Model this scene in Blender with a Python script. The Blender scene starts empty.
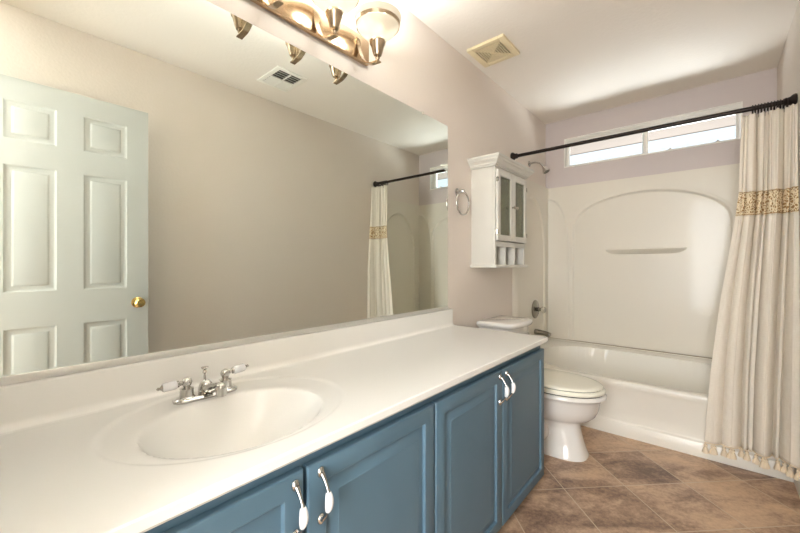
import bpy, bmesh, math, random
from mathutils import Vector, Matrix
R = math.radians
PI = math.pi
random.seed(7)
sc = bpy.context.scene
C = sc.collection

# ------------------------------------------------------------------ camera
cam_d = bpy.data.cameras.new('camera')
cam = bpy.data.objects.new('camera', cam_d)
C.objects.link(cam)
cam.location = (1.1977, 0.0, 1.1244)
cam.rotation_euler = (PI / 2, 0, 0.7119)
cam_d.sensor_width = 36.0
cam_d.lens = 362.58 / 800 * 36
cam_d.shift_y = -0.00325
cam_d.clip_start = 0.02
sc.camera = cam

# ------------------------------------------------------------------ view
sc.view_settings.view_transform = 'Standard'
sc.view_settings.look = 'None'
sc.view_settings.gamma = 1.0
sc.view_settings.use_curve_mapping = False
sc.view_settings.exposure = 2.40
try:
    sc.cycles.use_denoising = True
    sc.cycles.max_bounces = 14
    sc.cycles.diffuse_bounces = 8
    sc.cycles.glossy_bounces = 8
    sc.cycles.transparent_max_bounces = 16
    sc.cycles.sample_clamp_indirect = 6.0
    sc.cycles.caustics_reflective = False
    sc.cycles.caustics_refractive = False
    sc.cycles.blur_glossy = 0.5
except Exception:
    pass

# ------------------------------------------------------------------ sky
world = bpy.data.worlds.new('sky')
sc.world = world
world.use_nodes = True
nt = world.node_tree
nt.nodes.clear()
wo = nt.nodes.new('ShaderNodeOutputWorld')
wb = nt.nodes.new('ShaderNodeBackground')
wb.inputs['Color'].default_value = (0.80, 0.90, 1.0, 1)
wb.inputs['Strength'].default_value = 0.27
nt.links.new(wb.outputs[0], wo.inputs[0])

# ------------------------------------------------------------------ lights
def area(name, loc, rot, sx, sy, power, col):
    l = bpy.data.lights.new(name, 'AREA')
    l.shape = 'RECTANGLE'; l.size = sx; l.size_y = sy
    l.energy = power; l.color = col
    o = bpy.data.objects.new(name, l)
    o.location = loc; o.rotation_euler = rot
    C.objects.link(o)
    return o
# added fill panel in the unseen hall, shining through the doorway behind the camera
area('hall_fill_light', (1.22, -1.15, 1.35), (R(90), 0, 0), 0.62, 2.0, 15, (0.93, 0.975, 1.0))
# added panel in the unseen yard, lighting the ceiling through the clerestory window
area('yard_fill_light', (0.77, 5.5, 0.7), (R(-135), 0, 0), 3.0, 2.0, 110, (0.95, 0.98, 1.0))
fl_d = bpy.data.lights.new('bounced_fill_spot', 'SPOT')      # added fill spot, aimed like a flash at the ceiling over the doorway
fl_d.energy = 92; fl_d.spot_size = R(64); fl_d.spot_blend = 1.0; fl_d.shadow_soft_size = 0.04; fl_d.color = (0.92, 0.975, 1.0)
fl_o = bpy.data.objects.new('bounced_fill_spot', fl_d); fl_o.location = (1.12, -0.03, 1.45); fl_o.rotation_euler = (R(180 + 19), 0, 0)
C.objects.link(fl_o)
LAMP_W = 6.4
LAMP_COL = (0.92, 0.975, 1.0)

# ------------------------------------------------------------------ helpers
def lin(c):
    out = []
    for v in c:
        v /= 255.0
        out.append(v / 12.92 if v <= 0.04045 else ((v + 0.055) / 1.055) ** 2.4)
    return (out[0], out[1], out[2], 1.0)

MATS = {}
def mat(name, rgb, rough=0.5, metal=0.0, bump=0.0, bscale=60, var=0.0, vscale=4, coat=0.0, emit=None, estr=0.0, spec=None):
    m = bpy.data.materials.new(name)
    m.use_nodes = True
    t = m.node_tree
    b = t.nodes['Principled BSDF']
    b.inputs['Base Color'].default_value = lin(rgb)
    b.inputs['Roughness'].default_value = rough
    b.inputs['Metallic'].default_value = metal
    if spec is not None:
        b.inputs['Specular IOR Level'].default_value = spec
    if coat:
        b.inputs['Coat Weight'].default_value = coat
        b.inputs['Coat Roughness'].default_value = 0.08
    tc = t.nodes.new('ShaderNodeTexCoord')
    n = t.nodes.new('ShaderNodeTexNoise')
    n.inputs['Scale'].default_value = vscale
    n.inputs['Detail'].default_value = 4
    t.links.new(tc.outputs['Object'], n.inputs['Vector'])
    mx = t.nodes.new('ShaderNodeMix'); mx.data_type = 'RGBA'
    c = lin(rgb)
    v = var if var else 0.01
    mx.inputs[6].default_value = (c[0] * (1 - v), c[1] * (1 - v), c[2] * (1 - v), 1)
    mx.inputs[7].default_value = (min(1, c[0] * (1 + v)), min(1, c[1] * (1 + v)), min(1, c[2] * (1 + v)), 1)
    t.links.new(n.outputs['Fac'], mx.inputs[0])
    t.links.new(mx.outputs[2], b.inputs['Base Color'])
    if bump:
        nb = t.nodes.new('ShaderNodeTexNoise')
        nb.inputs['Scale'].default_value = bscale
        nb.inputs['Detail'].default_value = 3
        t.links.new(tc.outputs['Object'], nb.inputs['Vector'])
        bp = t.nodes.new('ShaderNodeBump')
        bp.inputs['Strength'].default_value = bump
        bp.inputs['Distance'].default_value = 0.002
        t.links.new(nb.outputs['Fac'], bp.inputs['Height'])
        t.links.new(bp.outputs[0], b.inputs['Normal'])
    if emit:
        b.inputs['Emission Color'].default_value = lin(emit)
        b.inputs['Emission Strength'].default_value = estr
    MATS[name] = m
    return m

M_wall = mat('orange_peel_wall_paint', (222, 213, 204), 0.55, bump=0.45, bscale=75, var=0.02, vscale=3)
M_ceil = mat('ceiling_paint', (234, 228, 219), 0.8, bump=0.6, bscale=50)
M_trim = mat('white_trim_paint', (236, 234, 228), 0.35)
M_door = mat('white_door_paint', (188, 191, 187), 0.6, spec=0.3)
M_counter = mat('cultured_marble_cream', (228, 228, 224), 0.22, var=0.012, vscale=2)
M_blue = mat('slate_blue_cabinet_paint', (82, 110, 128), 0.42, bump=0.12, bscale=25, var=0.02)
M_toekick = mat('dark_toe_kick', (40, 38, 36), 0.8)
M_chrome = mat('polished_chrome', (196, 194, 190), 0.07, 1.0)
M_nickel = mat('brushed_nickel', (190, 172, 148), 0.24, 1.0)
M_plate = mat('satin_nickel_plate', (205, 178, 146), 0.22, 1.0)
M_brass = mat('polished_brass', (196, 166, 104), 0.2, 1.0)
M_porc = mat('white_porcelain', (220, 222, 224), 0.1, coat=0.5)
M_toilet = mat('toilet_china', (230, 228, 224), 0.12, coat=0.4)
M_seat = mat('white_toilet_seat', (238, 236, 222), 0.22)
M_black = mat('gap_shadow_black', (30, 28, 26), 0.7)  # near-black for the shadow lines between toilet bowl, seat and lid
M_bronze = mat('oil_rubbed_bronze', (44, 36, 32), 0.38, 0.7)
M_tub = mat('tub_gloss_white', (231, 228, 219), 0.25)
M_surr = mat('surround_gloss_cream', (222, 217, 205), 0.34, coat=0.2)
M_seam = mat('caulk_seam', (150, 136, 112), 0.7)
M_cab = mat('white_cabinet_lacquer', (208, 206, 198), 0.32)
M_cabin = mat('cabinet_inside', (190, 190, 165), 0.5)
M_fan = mat('yellowed_fan_plastic', (226, 212, 176), 0.5)
M_channel = mat('satin_aluminium', (214, 214, 210), 0.4, 0.6)
M_dkchrome = mat('tarnished_chrome', (150, 144, 134), 0.16, 1.0)
M_fandark = mat('fan_slot_dark', (70, 58, 42), 0.8)
M_vent = mat('white_vent_enamel', (236, 234, 226), 0.4)
M_ventdark = mat('duct_dark', (96, 92, 84), 0.9)
M_vinyl = mat('white_window_vinyl', (240, 238, 232), 0.3)
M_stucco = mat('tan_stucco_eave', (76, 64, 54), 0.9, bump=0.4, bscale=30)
M_tassel = mat('cream_tassel_yarn', (228, 212, 186), 0.9, bump=0.6, bscale=200)
M_bulb = mat('lamp_bulb', (255, 240, 215), 0.4, emit=(255, 232, 196), estr=0.5)
M_hallw = mat('hall_wall_paint', (222, 212, 200), 0.7)

def mat_mirror():
    m = bpy.data.materials.new('silvered_mirror'); m.use_nodes = True
    t = m.node_tree; t.nodes.clear()
    o = t.nodes.new('ShaderNodeOutputMaterial'); g = t.nodes.new('ShaderNodeBsdfGlossy')
    g.inputs['Roughness'].default_value = 0.0
    g.inputs['Color'].default_value = (0.88, 0.93, 0.88, 1)
    t.links.new(g.outputs[0], o.inputs[0])
    return m
M_mirror = mat_mirror()

def mat_glass(name, tint, frost=0.0, rough=0.02):
    m = bpy.data.materials.new(name); m.use_nodes = True
    t = m.node_tree; t.nodes.clear()
    o = t.nodes.new('ShaderNodeOutputMaterial')
    g = t.nodes.new('ShaderNodeBsdfGlossy'); g.inputs['Roughness'].default_value = rough
    tr = t.nodes.new('ShaderNodeBsdfTransparent'); tr.inputs['Color'].default_value = lin(tint)
    mx = t.nodes.new('ShaderNodeMixShader')
    fr = t.nodes.new('ShaderNodeFresnel'); fr.inputs['IOR'].default_value = 1.45
    t.links.new(fr.outputs[0], mx.inputs[0])
    t.links.new(tr.outputs[0], mx.inputs[1]); t.links.new(g.outputs[0], mx.inputs[2])
    if frost:
        df = t.nodes.new('ShaderNodeBsdfDiffuse'); df.inputs['Color'].default_value = lin((204, 210, 180))
        m2 = t.nodes.new('ShaderNodeMixShader'); m2.inputs[0].default_value = frost
        t.links.new(mx.outputs[0], m2.inputs[1]); t.links.new(df.outputs[0], m2.inputs[2]); t.links.new(m2.outputs[0], o.inputs[0])
    else:
        t.links.new(mx.outputs[0], o.inputs[0])
    return m
M_pane = mat_glass('window_glass', (250, 252, 252))
M_cabglass = mat_glass('cabinet_glass', (248, 252, 244), frost=0.2)
M_acrylic = mat('clear_acrylic', (228, 224, 212), 0.08)
M_acrylic.node_tree.nodes['Principled BSDF'].inputs['Transmission Weight'].default_value = 0.5

def mat_shade():
    # frosted glass of a lit lamp: it glows
    m = bpy.data.materials.new('lit_frosted_glass'); m.use_nodes = True
    t = m.node_tree; t.nodes.clear()
    o = t.nodes.new('ShaderNodeOutputMaterial')
    d = t.nodes.new('ShaderNodeBsdfDiffuse'); d.inputs['Color'].default_value = (0.34, 0.31, 0.26, 1)
    e = t.nodes.new('ShaderNodeEmission')
    e.inputs['Color'].default_value = lin((255, 236, 206)); e.inputs['Strength'].default_value = 0.07
    a = t.nodes.new('ShaderNodeAddShader')
    t.links.new(d.outputs[0], a.inputs[0]); t.links.new(e.outputs[0], a.inputs[1])
    tp = t.nodes.new('ShaderNodeBsdfTransparent'); tp.inputs['Color'].default_value = (1.0, 0.985, 0.95, 1)
    mx = t.nodes.new('ShaderNodeMixShader'); mx.inputs[0].default_value = 0.27
    t.links.new(a.outputs[0], mx.inputs[1]); t.links.new(tp.outputs[0], mx.inputs[2])
    t.links.new(mx.outputs[0], o.inputs[0])
    return m
M_shade = mat_shade()

def mat_floor():
    m = bpy.data.materials.new('diagonal_slate_look_tile'); m.use_nodes = True
    t = m.node_tree; b = t.nodes['Principled BSDF']
    tc = t.nodes.new('ShaderNodeTexCoord')
    mp = t.nodes.new('ShaderNodeMapping')
    mp.inputs['Rotation'].default_value = (0, 0, R(-45))
    mp.inputs['Location'].default_value = (-0.2 + 0.002, -0.265 + 0.002, 0)
    t.links.new(tc.outputs['Object'], mp.inputs['Vector'])
    br = t.nodes.new('ShaderNodeTexBrick')
    br.offset = 0; br.squash = 1
    br.inputs['Scale'].default_value = 1.0
    br.inputs['Brick Width'].default_value = 0.32
    br.inputs['Row Height'].default_value = 0.32
    br.inputs['Mortar Size'].default_value = 0.0028
    br.inputs['Mortar Smooth'].default_value = 0.3
    br.inputs['Bias'].default_value = 0.0
    br.inputs['Color1'].default_value = (0.0, 0.0, 0.0, 1)
    br.inputs['Color2'].default_value = (1.0, 1.0, 1.0, 1)
    br.inputs['Mortar'].default_value = (0.5, 0.5, 0.5, 1)
    t.links.new(mp.outputs[0], br.inputs['Vector'])
    def noise(scale, detail, rough=0.6, stretch=None, dist=0.0):
        n = t.nodes.new('ShaderNodeTexNoise')
        n.inputs['Scale'].default_value = scale; n.inputs['Detail'].default_value = detail
        n.inputs['Roughness'].default_value = rough; n.inputs['Distortion'].default_value = dist
        if stretch:
            q = t.nodes.new('ShaderNodeMapping'); q.inputs['Scale'].default_value = stretch
            t.links.new(mp.outputs[0], q.inputs['Vector']); t.links.new(q.outputs[0], n.inputs['Vector'])
        else:
            t.links.new(tc.outputs['Object'], n.inputs['Vector'])
        return n
    n1 = noise(4.0, 6, 0.62, (1.0, 2.2, 1), 0.6)
    n2 = noise(46, 6, 0.75)
    add = t.nodes.new('ShaderNodeMath'); add.operation = 'MULTIPLY_ADD'
    t.links.new(n2.outputs['Fac'], add.inputs[0]); add.inputs[1].default_value = 0.62
    t.links.new(n1.outputs['Fac'], add.inputs[2])
    add2 = t.nodes.new('ShaderNodeMath'); add2.operation = 'MULTIPLY_ADD'
    t.links.new(br.outputs['Color'], add2.inputs[0]); add2.inputs[1].default_value = 0.19
    t.links.new(add.outputs[0], add2.inputs[2])
    cr = t.nodes.new('ShaderNodeValToRGB')
    e = cr.color_ramp.elements
    e[0].position = 0.0; e[0].color = lin((108, 85, 72))
    e[1].position = 1.0; e[1].color = lin((208, 178, 148))
    x = e.new(0.34); x.color = lin((152, 125, 105))
    x = e.new(0.66); x.color = lin((190, 161, 135))
    mr = t.nodes.new('ShaderNodeMapRange'); mr.inputs[1].default_value = 0.66; mr.inputs[2].default_value = 1.16
    t.links.new(add2.outputs[0], mr.inputs[0]); t.links.new(mr.outputs[0], cr.inputs[0])
    mx = t.nodes.new('ShaderNodeMix'); mx.data_type = 'RGBA'
    t.links.new(br.outputs['Fac'], mx.inputs[0])
    t.links.new(cr.outputs[0], mx.inputs[6]); mx.inputs[7].default_value = lin((196, 178, 154))
    t.links.new(mx.outputs[2], b.inputs['Base Color'])
    b.inputs['Roughness'].default_value = 0.42
    inv = t.nodes.new('ShaderNodeMath'); inv.operation = 'MULTIPLY_ADD'
    t.links.new(br.outputs['Fac'], inv.inputs[0]); inv.inputs[1].default_value = -1.2
    t.links.new(add.outputs[0], inv.inputs[2])
    bp = t.nodes.new('ShaderNodeBump'); bp.inputs['Strength'].default_value = 0.5; bp.inputs['Distance'].default_value = 0.002
    t.links.new(inv.outputs[0], bp.inputs['Height']); t.links.new(bp.outputs[0], b.inputs['Normal'])
    return m
M_floor = mat_floor()

def mat_linen(name, rgb, lace=False):
    m = bpy.data.materials.new(name); m.use_nodes = True
    t = m.node_tree; b = t.nodes['Principled BSDF']
    out = t.nodes['Material Output']
    tc = t.nodes.new('ShaderNodeTexCoord')
    b.inputs['Roughness'].default_value = 0.9
    b.inputs['Specular IOR Level'].default_value = 0.1
    c = lin(rgb)
    if not lace:
        hs = []
        for s in ((260, 24, 30), (40, 320, 500)):
            q = t.nodes.new('ShaderNodeMapping'); q.inputs['Scale'].default_value = s
            t.links.new(tc.outputs['UV'], q.inputs['Vector'])
            n = t.nodes.new('ShaderNodeTexNoise'); n.inputs['Scale'].default_value = 1.0; n.inputs['Detail'].default_value = 2
            t.links.new(q.outputs[0], n.inputs['Vector']); hs.append(n)
        ad = t.nodes.new('ShaderNodeMath'); ad.operation = 'ADD'
        t.links.new(hs[0].outputs['Fac'], ad.inputs[0]); t.links.new(hs[1].outputs['Fac'], ad.inputs[1])
        mr = t.nodes.new('ShaderNodeMapRange'); mr.inputs[1].default_value = 0.7; mr.inputs[2].default_value = 1.3
        t.links.new(ad.outputs[0], mr.inputs[0])
        mx = t.nodes.new('ShaderNodeMix'); mx.data_type = 'RGBA'
        mx.inputs[6].default_value = (c[0] * 0.95, c[1] * 0.94, c[2] * 0.92, 1)
        mx.inputs[7].default_value = (min(1, c[0] * 1.03), min(1, c[1] * 1.03), min(1, c[2] * 1.03), 1)
        t.links.new(mr.outputs[0], mx.inputs[0]); t.links.new(mx.outputs[2], b.inputs['Base Color'])
        bp = t.nodes.new('ShaderNodeBump'); bp.inputs['Strength'].default_value = 0.25; bp.inputs['Distance'].default_value = 0.001
        t.links.new(ad.outputs[0], bp.inputs['Height']); t.links.new(bp.outputs[0], b.inputs['Normal'])
        tl = t.nodes.new('ShaderNodeBsdfTranslucent'); tl.inputs['Color'].default_value = (c[0], c[1] * 0.95, c[2] * 0.85, 1)
        ms = t.nodes.new('ShaderNodeMixShader'); ms.inputs[0].default_value = 0.2
        t.links.new(b.outputs[0], ms.inputs[1]); t.links.new(tl.outputs[0], ms.inputs[2])
        t.links.new(ms.outputs[0], out.inputs[0])
    else:
        q = t.nodes.new('ShaderNodeMapping'); q.inputs['Scale'].default_value = (1, 1, 1)
        t.links.new(tc.outputs['UV'], q.inputs['Vector'])
        v = t.nodes.new('ShaderNodeTexVoronoi'); v.inputs['Scale'].default_value = 60; v.feature = 'DISTANCE_TO_EDGE'
        v.inputs['Randomness'].default_value = 0.9
        t.links.new(q.outputs[0], v.inputs['Vector'])
        g = t.nodes.new('ShaderNodeMath'); g.operation = 'GREATER_THAN'; g.inputs[1].default_value = 0.09
        t.links.new(v.outputs['Distance'], g.inputs[0])
        # round medallions repeat along the band
        w = t.nodes.new('ShaderNodeTexVoronoi'); w.inputs['Scale'].default_value = 9; w.inputs['Randomness'].default_value = 0.0
        t.links.new(q.outputs[0], w.inputs['Vector'])
        ws = t.nodes.new('ShaderNodeMath'); ws.operation = 'MULTIPLY'; ws.inputs[1].default_value = 44
        t.links.new(w.outputs['Distance'], ws.inputs[0])
        sn = t.nodes.new('ShaderNodeMath'); sn.operation = 'SINE'; t.links.new(ws.outputs[0], sn.inputs[0])
        g2 = t.nodes.new('ShaderNodeMath'); g2.operation = 'LESS_THAN'; g2.inputs[1].default_value = 0.75
        t.links.new(sn.outputs[0], g2.inputs[0])
        mu = t.nodes.new('ShaderNodeMath'); mu.operation = 'MULTIPLY'
        t.links.new(g.outputs[0], mu.inputs[0]); t.links.new(g2.outputs[0], mu.inputs[1])
        b.inputs['Base Color'].default_value = c
        tr = t.nodes.new('ShaderNodeBsdfTransparent')
        ms = t.nodes.new('ShaderNodeMixShader')
        t.links.new(mu.outputs[0], ms.inputs[0]); t.links.new(b.outputs[0], ms.inputs[1]); t.links.new(tr.outputs[0], ms.inputs[2])
        t.links.new(ms.outputs[0], out.inputs[0])
    return m
M_linen = mat_linen('cream_linen', (240, 235, 225))
M_lace = mat_linen('crochet_lace', (236, 222, 192), lace=True)
M_laceback = mat('lace_hole_shade', (168, 134, 88), 0.9)  # tan standing in for the shade behind the lace; lace edges reuse it

# --- mesh building: everything in room coordinates -----------------
def merge(bm, tmp):
    me = bpy.data.meshes.new('tmp'); tmp.to_mesh(me); bm.from_mesh(me); bpy.data.meshes.remove(me); tmp.free()

def box(bm, x0, x1, y0, y1, z0, z1, bev=0.0, seg=2):
    t = bmesh.new()
    bmesh.ops.create_cube(t, size=1.0)
    for v in t.verts:
        v.co = Vector(((x0 + x1) / 2 + v.co.x * (x1 - x0), (y0 + y1) / 2 + v.co.y * (y1 - y0), (z0 + z1) / 2 + v.co.z * (z1 - z0)))
    if bev > 0:
        bmesh.ops.bevel(t, geom=t.edges[:], offset=bev, segments=seg, profile=0.5, affect='EDGES')
    merge(bm, t)
    return bm

def loft(bm, loops, close=True, cap0=True, cap1=True):
    rows = [[bm.verts.new(p) for p in l] for l in loops]
    n = len(rows[0])
    for a, b in zip(rows, rows[1:]):
        for i in range(n if close else n - 1):
            j = (i + 1) % n
            bm.faces.new((a[i], a[j], b[j], b[i]))
    if cap0 and close: bm.faces.new(rows[0][::-1])
    if cap1 and close: bm.faces.new(rows[-1])
    return bm

def tube(bm, pts, rad, seg=14, flat=None):
    pts = [Vector(p) for p in pts]
    if not hasattr(rad, '__len__'): rad = [rad] * len(pts)
    loops = []
    prev = None
    for i, p in enumerate(pts):
        d = (pts[min(i + 1, len(pts) - 1)] - pts[max(i - 1, 0)]).normalized()
        if prev is None:
            up = Vector((0, 0, 1)) if abs(d.z) < 0.9 else Vector((0, 1, 0))
            u = d.cross(up).normalized()
        else:
            u = (prev - d * prev.dot(d)).normalized()
        prev = u
        w = d.cross(u)
        fu, fw = (1, 1) if flat is None else flat
        loops.append([p + (u * math.cos(2 * PI * k / seg) * fu + w * math.sin(2 * PI * k / seg) * fw) * rad[i] for k in range(seg)])
    return loft(bm, loops)

def lathe(bm, prof, c, axis='z', seg=32, capped=True):
    c = Vector(c)
    loops = []
    for r, h in prof:
        r = max(r, 1e-5)
        l = []
        for k in range(seg):
            a = 2 * PI * k / seg
            ca, sa = math.cos(a) * r, math.sin(a) * r
            if axis == 'z': q = Vector((ca, sa, h))
            elif axis == 'x': q = Vector((h, ca, sa))
            else: q = Vector((sa, h, ca))
            l.append(c + q)
        loops.append(l)
    return loft(bm, loops, True, capped, capped)

def torus(bm, c, R0, r0, axis='x', seg=36, ms=10, a0=0, a1=2 * PI):
    c = Vector(c); loops = []
    full = abs(a1 - a0 - 2 * PI) < 1e-6
    n = seg
    rows = []
    for k in range(n if full else n + 1):
        a = a0 + (a1 - a0) * k / n
        l = []
        for j in range(ms):
            b = 2 * PI * j / ms
            rr = R0 + r0 * math.cos(b); h = r0 * math.sin(b)
            if axis == 'x': q = Vector((h, rr * math.cos(a), rr * math.sin(a)))
            elif axis == 'y': q = Vector((rr * math.cos(a), h, rr * math.sin(a)))
            else: q = Vector((rr * math.cos(a), rr * math.sin(a), h))
            l.append(bm.verts.new(c + q))
        rows.append(l)
    m = len(rows)
    for i in range(m if full else m - 1):
        a, b = rows[i], rows[(i + 1) % m]
        for j in range(ms):
            bm.faces.new((a[j], a[(j + 1) % ms], b[(j + 1) % ms], b[j]))
    return bm

def curve(p, n=8):
    # Catmull-Rom through the points
    P = [Vector(q) for q in p]; P = [P[0] * 2 - P[1]] + P + [P[-1] * 2 - P[-2]]
    out = []
    for i in range(1, len(P) - 2):
        for k in range(n):
            t = k / n
            out.append(0.5 * ((2 * P[i]) + (-P[i - 1] + P[i + 1]) * t + (2 * P[i - 1] - 5 * P[i] + 4 * P[i + 1] - P[i + 2]) * t * t + (-P[i - 1] + 3 * P[i] - 3 * P[i + 1] + P[i + 2]) * t ** 3))
    out.append(P[-2])
    return out

def finish(me, m, smooth=35):
    me.materials.append(m)
    for p in me.polygons: p.use_smooth = True
    me.set_sharp_from_angle(angle=R(smooth))

def make(name, bm, m, parent=None, smooth=35, fixn=True, origin=None):
    """one mesh object; geometry given in room coordinates"""
    if fixn: bmesh.ops.recalc_face_normals(bm, faces=bm.faces[:])
    if parent is not None:
        r = parent
        while r.parent: r = r.parent
        off = Vector(r.location)
    elif origin is not None:
        off = Vector(origin)
    else:
        xs = [v.co for v in bm.verts]
        off = Vector(((min(v.x for v in xs) + max(v.x for v in xs)) / 2, (min(v.y for v in xs) + max(v.y for v in xs)) / 2, min(v.z for v in xs)))
    for v in bm.verts: v.co -= off
    me = bpy.data.meshes.new(name); bm.to_mesh(me); bm.free()
    finish(me, m, smooth)
    o = bpy.data.objects.new(name, me); C.objects.link(o)
    if parent is not None:
        o.parent = parent
    else:
        o.location = off
    return o

def thing(name, loc, label, cat, group=None):
    o = bpy.data.objects.new(name, None); o.empty_display_size = 0.05
    C.objects.link(o); o.location = loc
    o['label'] = label; o['category'] = cat
    if group: o['group'] = group
    return o

def tag(o, label, cat, group=None):
    o['label'] = label; o['category'] = cat
    if group: o['group'] = group
    return o

def struct(name, bm, m, parent=None, label=None, cat=None, **k):
    o = make(name, bm, m, parent, **k)
    if parent is None:
        o['kind'] = 'structure'
        if label: o['label'] = label; o['category'] = cat or name.split('_')[0]
    return o

NB = bmesh.new
W, D, H = 1.524, 3.495, 2.443
Y0 = -0.12                      # inner face of the wall with the doorway

# ================================================================== SETTING
bm = NB(); box(bm, -0.1, W + 0.1, Y0 - 1.3, D + 0.15, -0.08, 0.0)
fl = struct('floor', bm, M_floor, label='brown mottled stone look tile floor laid diagonally', cat='floor', origin=(0, 0, 0))
bm = NB(); box(bm, -0.1, W + 0.1, Y0 - 0.1, D + 0.15, H, H + 0.08)
struct('ceiling', bm, M_ceil, label='pale cream ceiling over the whole bathroom', cat='ceiling')
bm = NB(); box(bm, -0.1, 0.0, Y0 - 0.1, D + 0.15, 0, H)
struct('wall_left', bm, M_wall, label='warm beige wall behind the mirror, cabinet and toilet', cat='wall')
bm = NB(); box(bm, W, W + 0.1, Y0 - 0.1, D + 0.15, 0, H)
struct('wall_right', bm, M_wall, label='beige wall opposite the mirror, seen in the mirror', cat='wall')
# back wall with the clerestory opening
wx0, wx1, wz0, wz1 = 0.168, 1.357, 2.001, 2.264
bm = NB()
box(bm, 0, wx0, D, D + 0.15, 0, H); box(bm, wx1, W, D, D + 0.15, 0, H)
box(bm, wx0, wx1, D, D + 0.15, 0, wz0); box(bm, wx0, wx1, D, D + 0.15, wz1, H)
struct('wall_back', bm, mat('greyer_wall_paint', (204, 195, 193), 0.6, bump=0.35, bscale=90, var=0.02), label='greyish mauve wall above the tub around the window', cat='wall')
# wall with the doorway behind the camera
dx0, dx1, dz = 0.72, 1.475, 2.06
bm = NB()
box(bm, 0, dx0, Y0 - 0.1, Y0, 0, H); box(bm, dx1, W, Y0 - 0.1, Y0, 0, H); box(bm, dx0, dx1, Y0 - 0.1, Y0, dz, H)
struct('wall_front', bm, M_wall)
bm = NB()
box(bm, dx0 - 0.055, dx0, Y0, Y0 + 0.012, 0, dz + 0.055, 0.003); box(bm, dx0, dx1, Y0, Y0 + 0.012, dz, dz + 0.055, 0.003)
struct('trim_1', bm, M_trim)
bm = NB()
box(bm, -0.1, W + 0.1, Y0 - 1.4, Y0 - 1.3, 0, H)
struct('wall_hall_back', bm, M_hallw)
bm = NB(); box(bm, -0.2, -0.1, Y0 - 1.3, Y0 - 0.1, 0, H); struct('wall_hall_left', bm, M_hallw)
bm = NB(); box(bm, W + 0.1, W + 0.2, Y0 - 1.3, Y0 - 0.1, 0, H); struct('wall_hall_right', bm, M_hallw)
bm = NB(); box(bm, -0.1, W + 0.1, Y0 - 1.3, Y0 - 0.1, H, H + 0.08); struct('ceiling_hall', bm, M_ceil)
bm = NB(); box(bm, 0, 0.012, 1.862, 2.735, 0, 0.085, 0.003); struct('baseboard_left', bm, M_trim)
bm = NB(); box(bm, W - 0.012, W, 0.0, 2.735, 0, 0.085, 0.003); struct('baseboard_right', bm, M_trim)

# window: white vinyl slider
win = bpy.data.objects.new('window_1', None); C.objects.link(win); win.location = (wx0, D, wz0); win['kind'] = 'structure'
win['label'] = 'long narrow white framed slider window high above the tub'; win['category'] = 'window'
def frame_rect(bm, x0, x1, z0, z1, w, y0, y1, wt=None, wbt=None, wr=None, bev=0.002):
    wt = wt or w; wbt = wbt or w; wr = wr or w
    box(bm, x0, x0 + w, y0, y1, z0, z1, bev); box(bm, x1 - wr, x1, y0, y1, z0, z1, bev)
    box(bm, x0 + w, x1 - wr, y0, y1, z0, z0 + wbt, bev); box(bm, x0 + w, x1 - wr, y0, y1, z1 - wt, z1, bev)
bm = NB()
frame_rect(bm, wx0, wx1, wz0, wz1, 0.010, D - 0.006, D + 0.12)
struct('window_frame', bm, M_vinyl, win)
bm = NB(); frame_rect(bm, wx0 + 0.012, 0.80, wz0 + 0.011, wz1 - 0.03, 0.022, D + 0.035, D + 0.06, wbt=0.014, wr=0.028)
struct('sash', bm, M_vinyl, win)
bm = NB(); frame_rect(bm, 0.758, wx1 - 0.012, wz0 + 0.011, wz1 - 0.03, 0.028, D + 0.062, D + 0.09, wbt=0.010, wr=0.022)
struct('sash', bm, M_vinyl, win)
bm = NB(); box(bm, wx0 + 0.01, wx1 - 0.01, D + 0.03, D + 0.10, wz1 - 0.03, wz1 - 0.010, 0.002)
box(bm, wx0 + 0.01, wx1 - 0.01, D + 0.004, D + 0.008, wz1 - 0.022, wz1 - 0.010)
struct('track', bm, M_vinyl, win)
bm = NB(); box(bm, wx0 + 0.03, 0.775, D + 0.046, D + 0.05, wz0 + 0.02, wz1 - 0.05); struct('pane', bm, M_pane, win)
bm = NB(); box(bm, 0.785, wx1 - 0.03, D + 0.074, D + 0.078, wz0 + 0.02, wz1 - 0.05); struct('pane', bm, M_pane, win)
for x in (0.945, 1.225):
    bm = NB(); box(bm, x - 0.012, x + 0.012, D + 0.03, D + 0.045, wz0 + 0.010, wz0 + 0.024, 0.002); box(bm, x - 0.004, x + 0.004, D + 0.028, D + 0.034, wz0 + 0.02, wz0 + 0.032, 0.001)
    struct('latch', bm, mat('latch_grey', (176, 166, 150), 0.5), win)
# eave outside
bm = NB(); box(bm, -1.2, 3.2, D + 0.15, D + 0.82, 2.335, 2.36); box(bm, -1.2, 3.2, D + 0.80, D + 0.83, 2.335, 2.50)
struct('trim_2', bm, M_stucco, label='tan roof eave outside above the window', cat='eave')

# ================================================================== DOOR (open against the right wall)
def ring_panel(bm, a0, a1, b0, b1, rings, f, cap=True, first=None):
    """rings: list of (offset, depth); f(a,b,d)->xyz"""
    loops = []
    for off, d in rings:
        loops.append([f(a0 + off, b0 + off, d), f(a1 - off, b0 + off, d), f(a1 - off, b1 - off, d), f(a0 + off, b1 - off, d)])
    loft(bm, loops, True, first is not None, cap)

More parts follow.
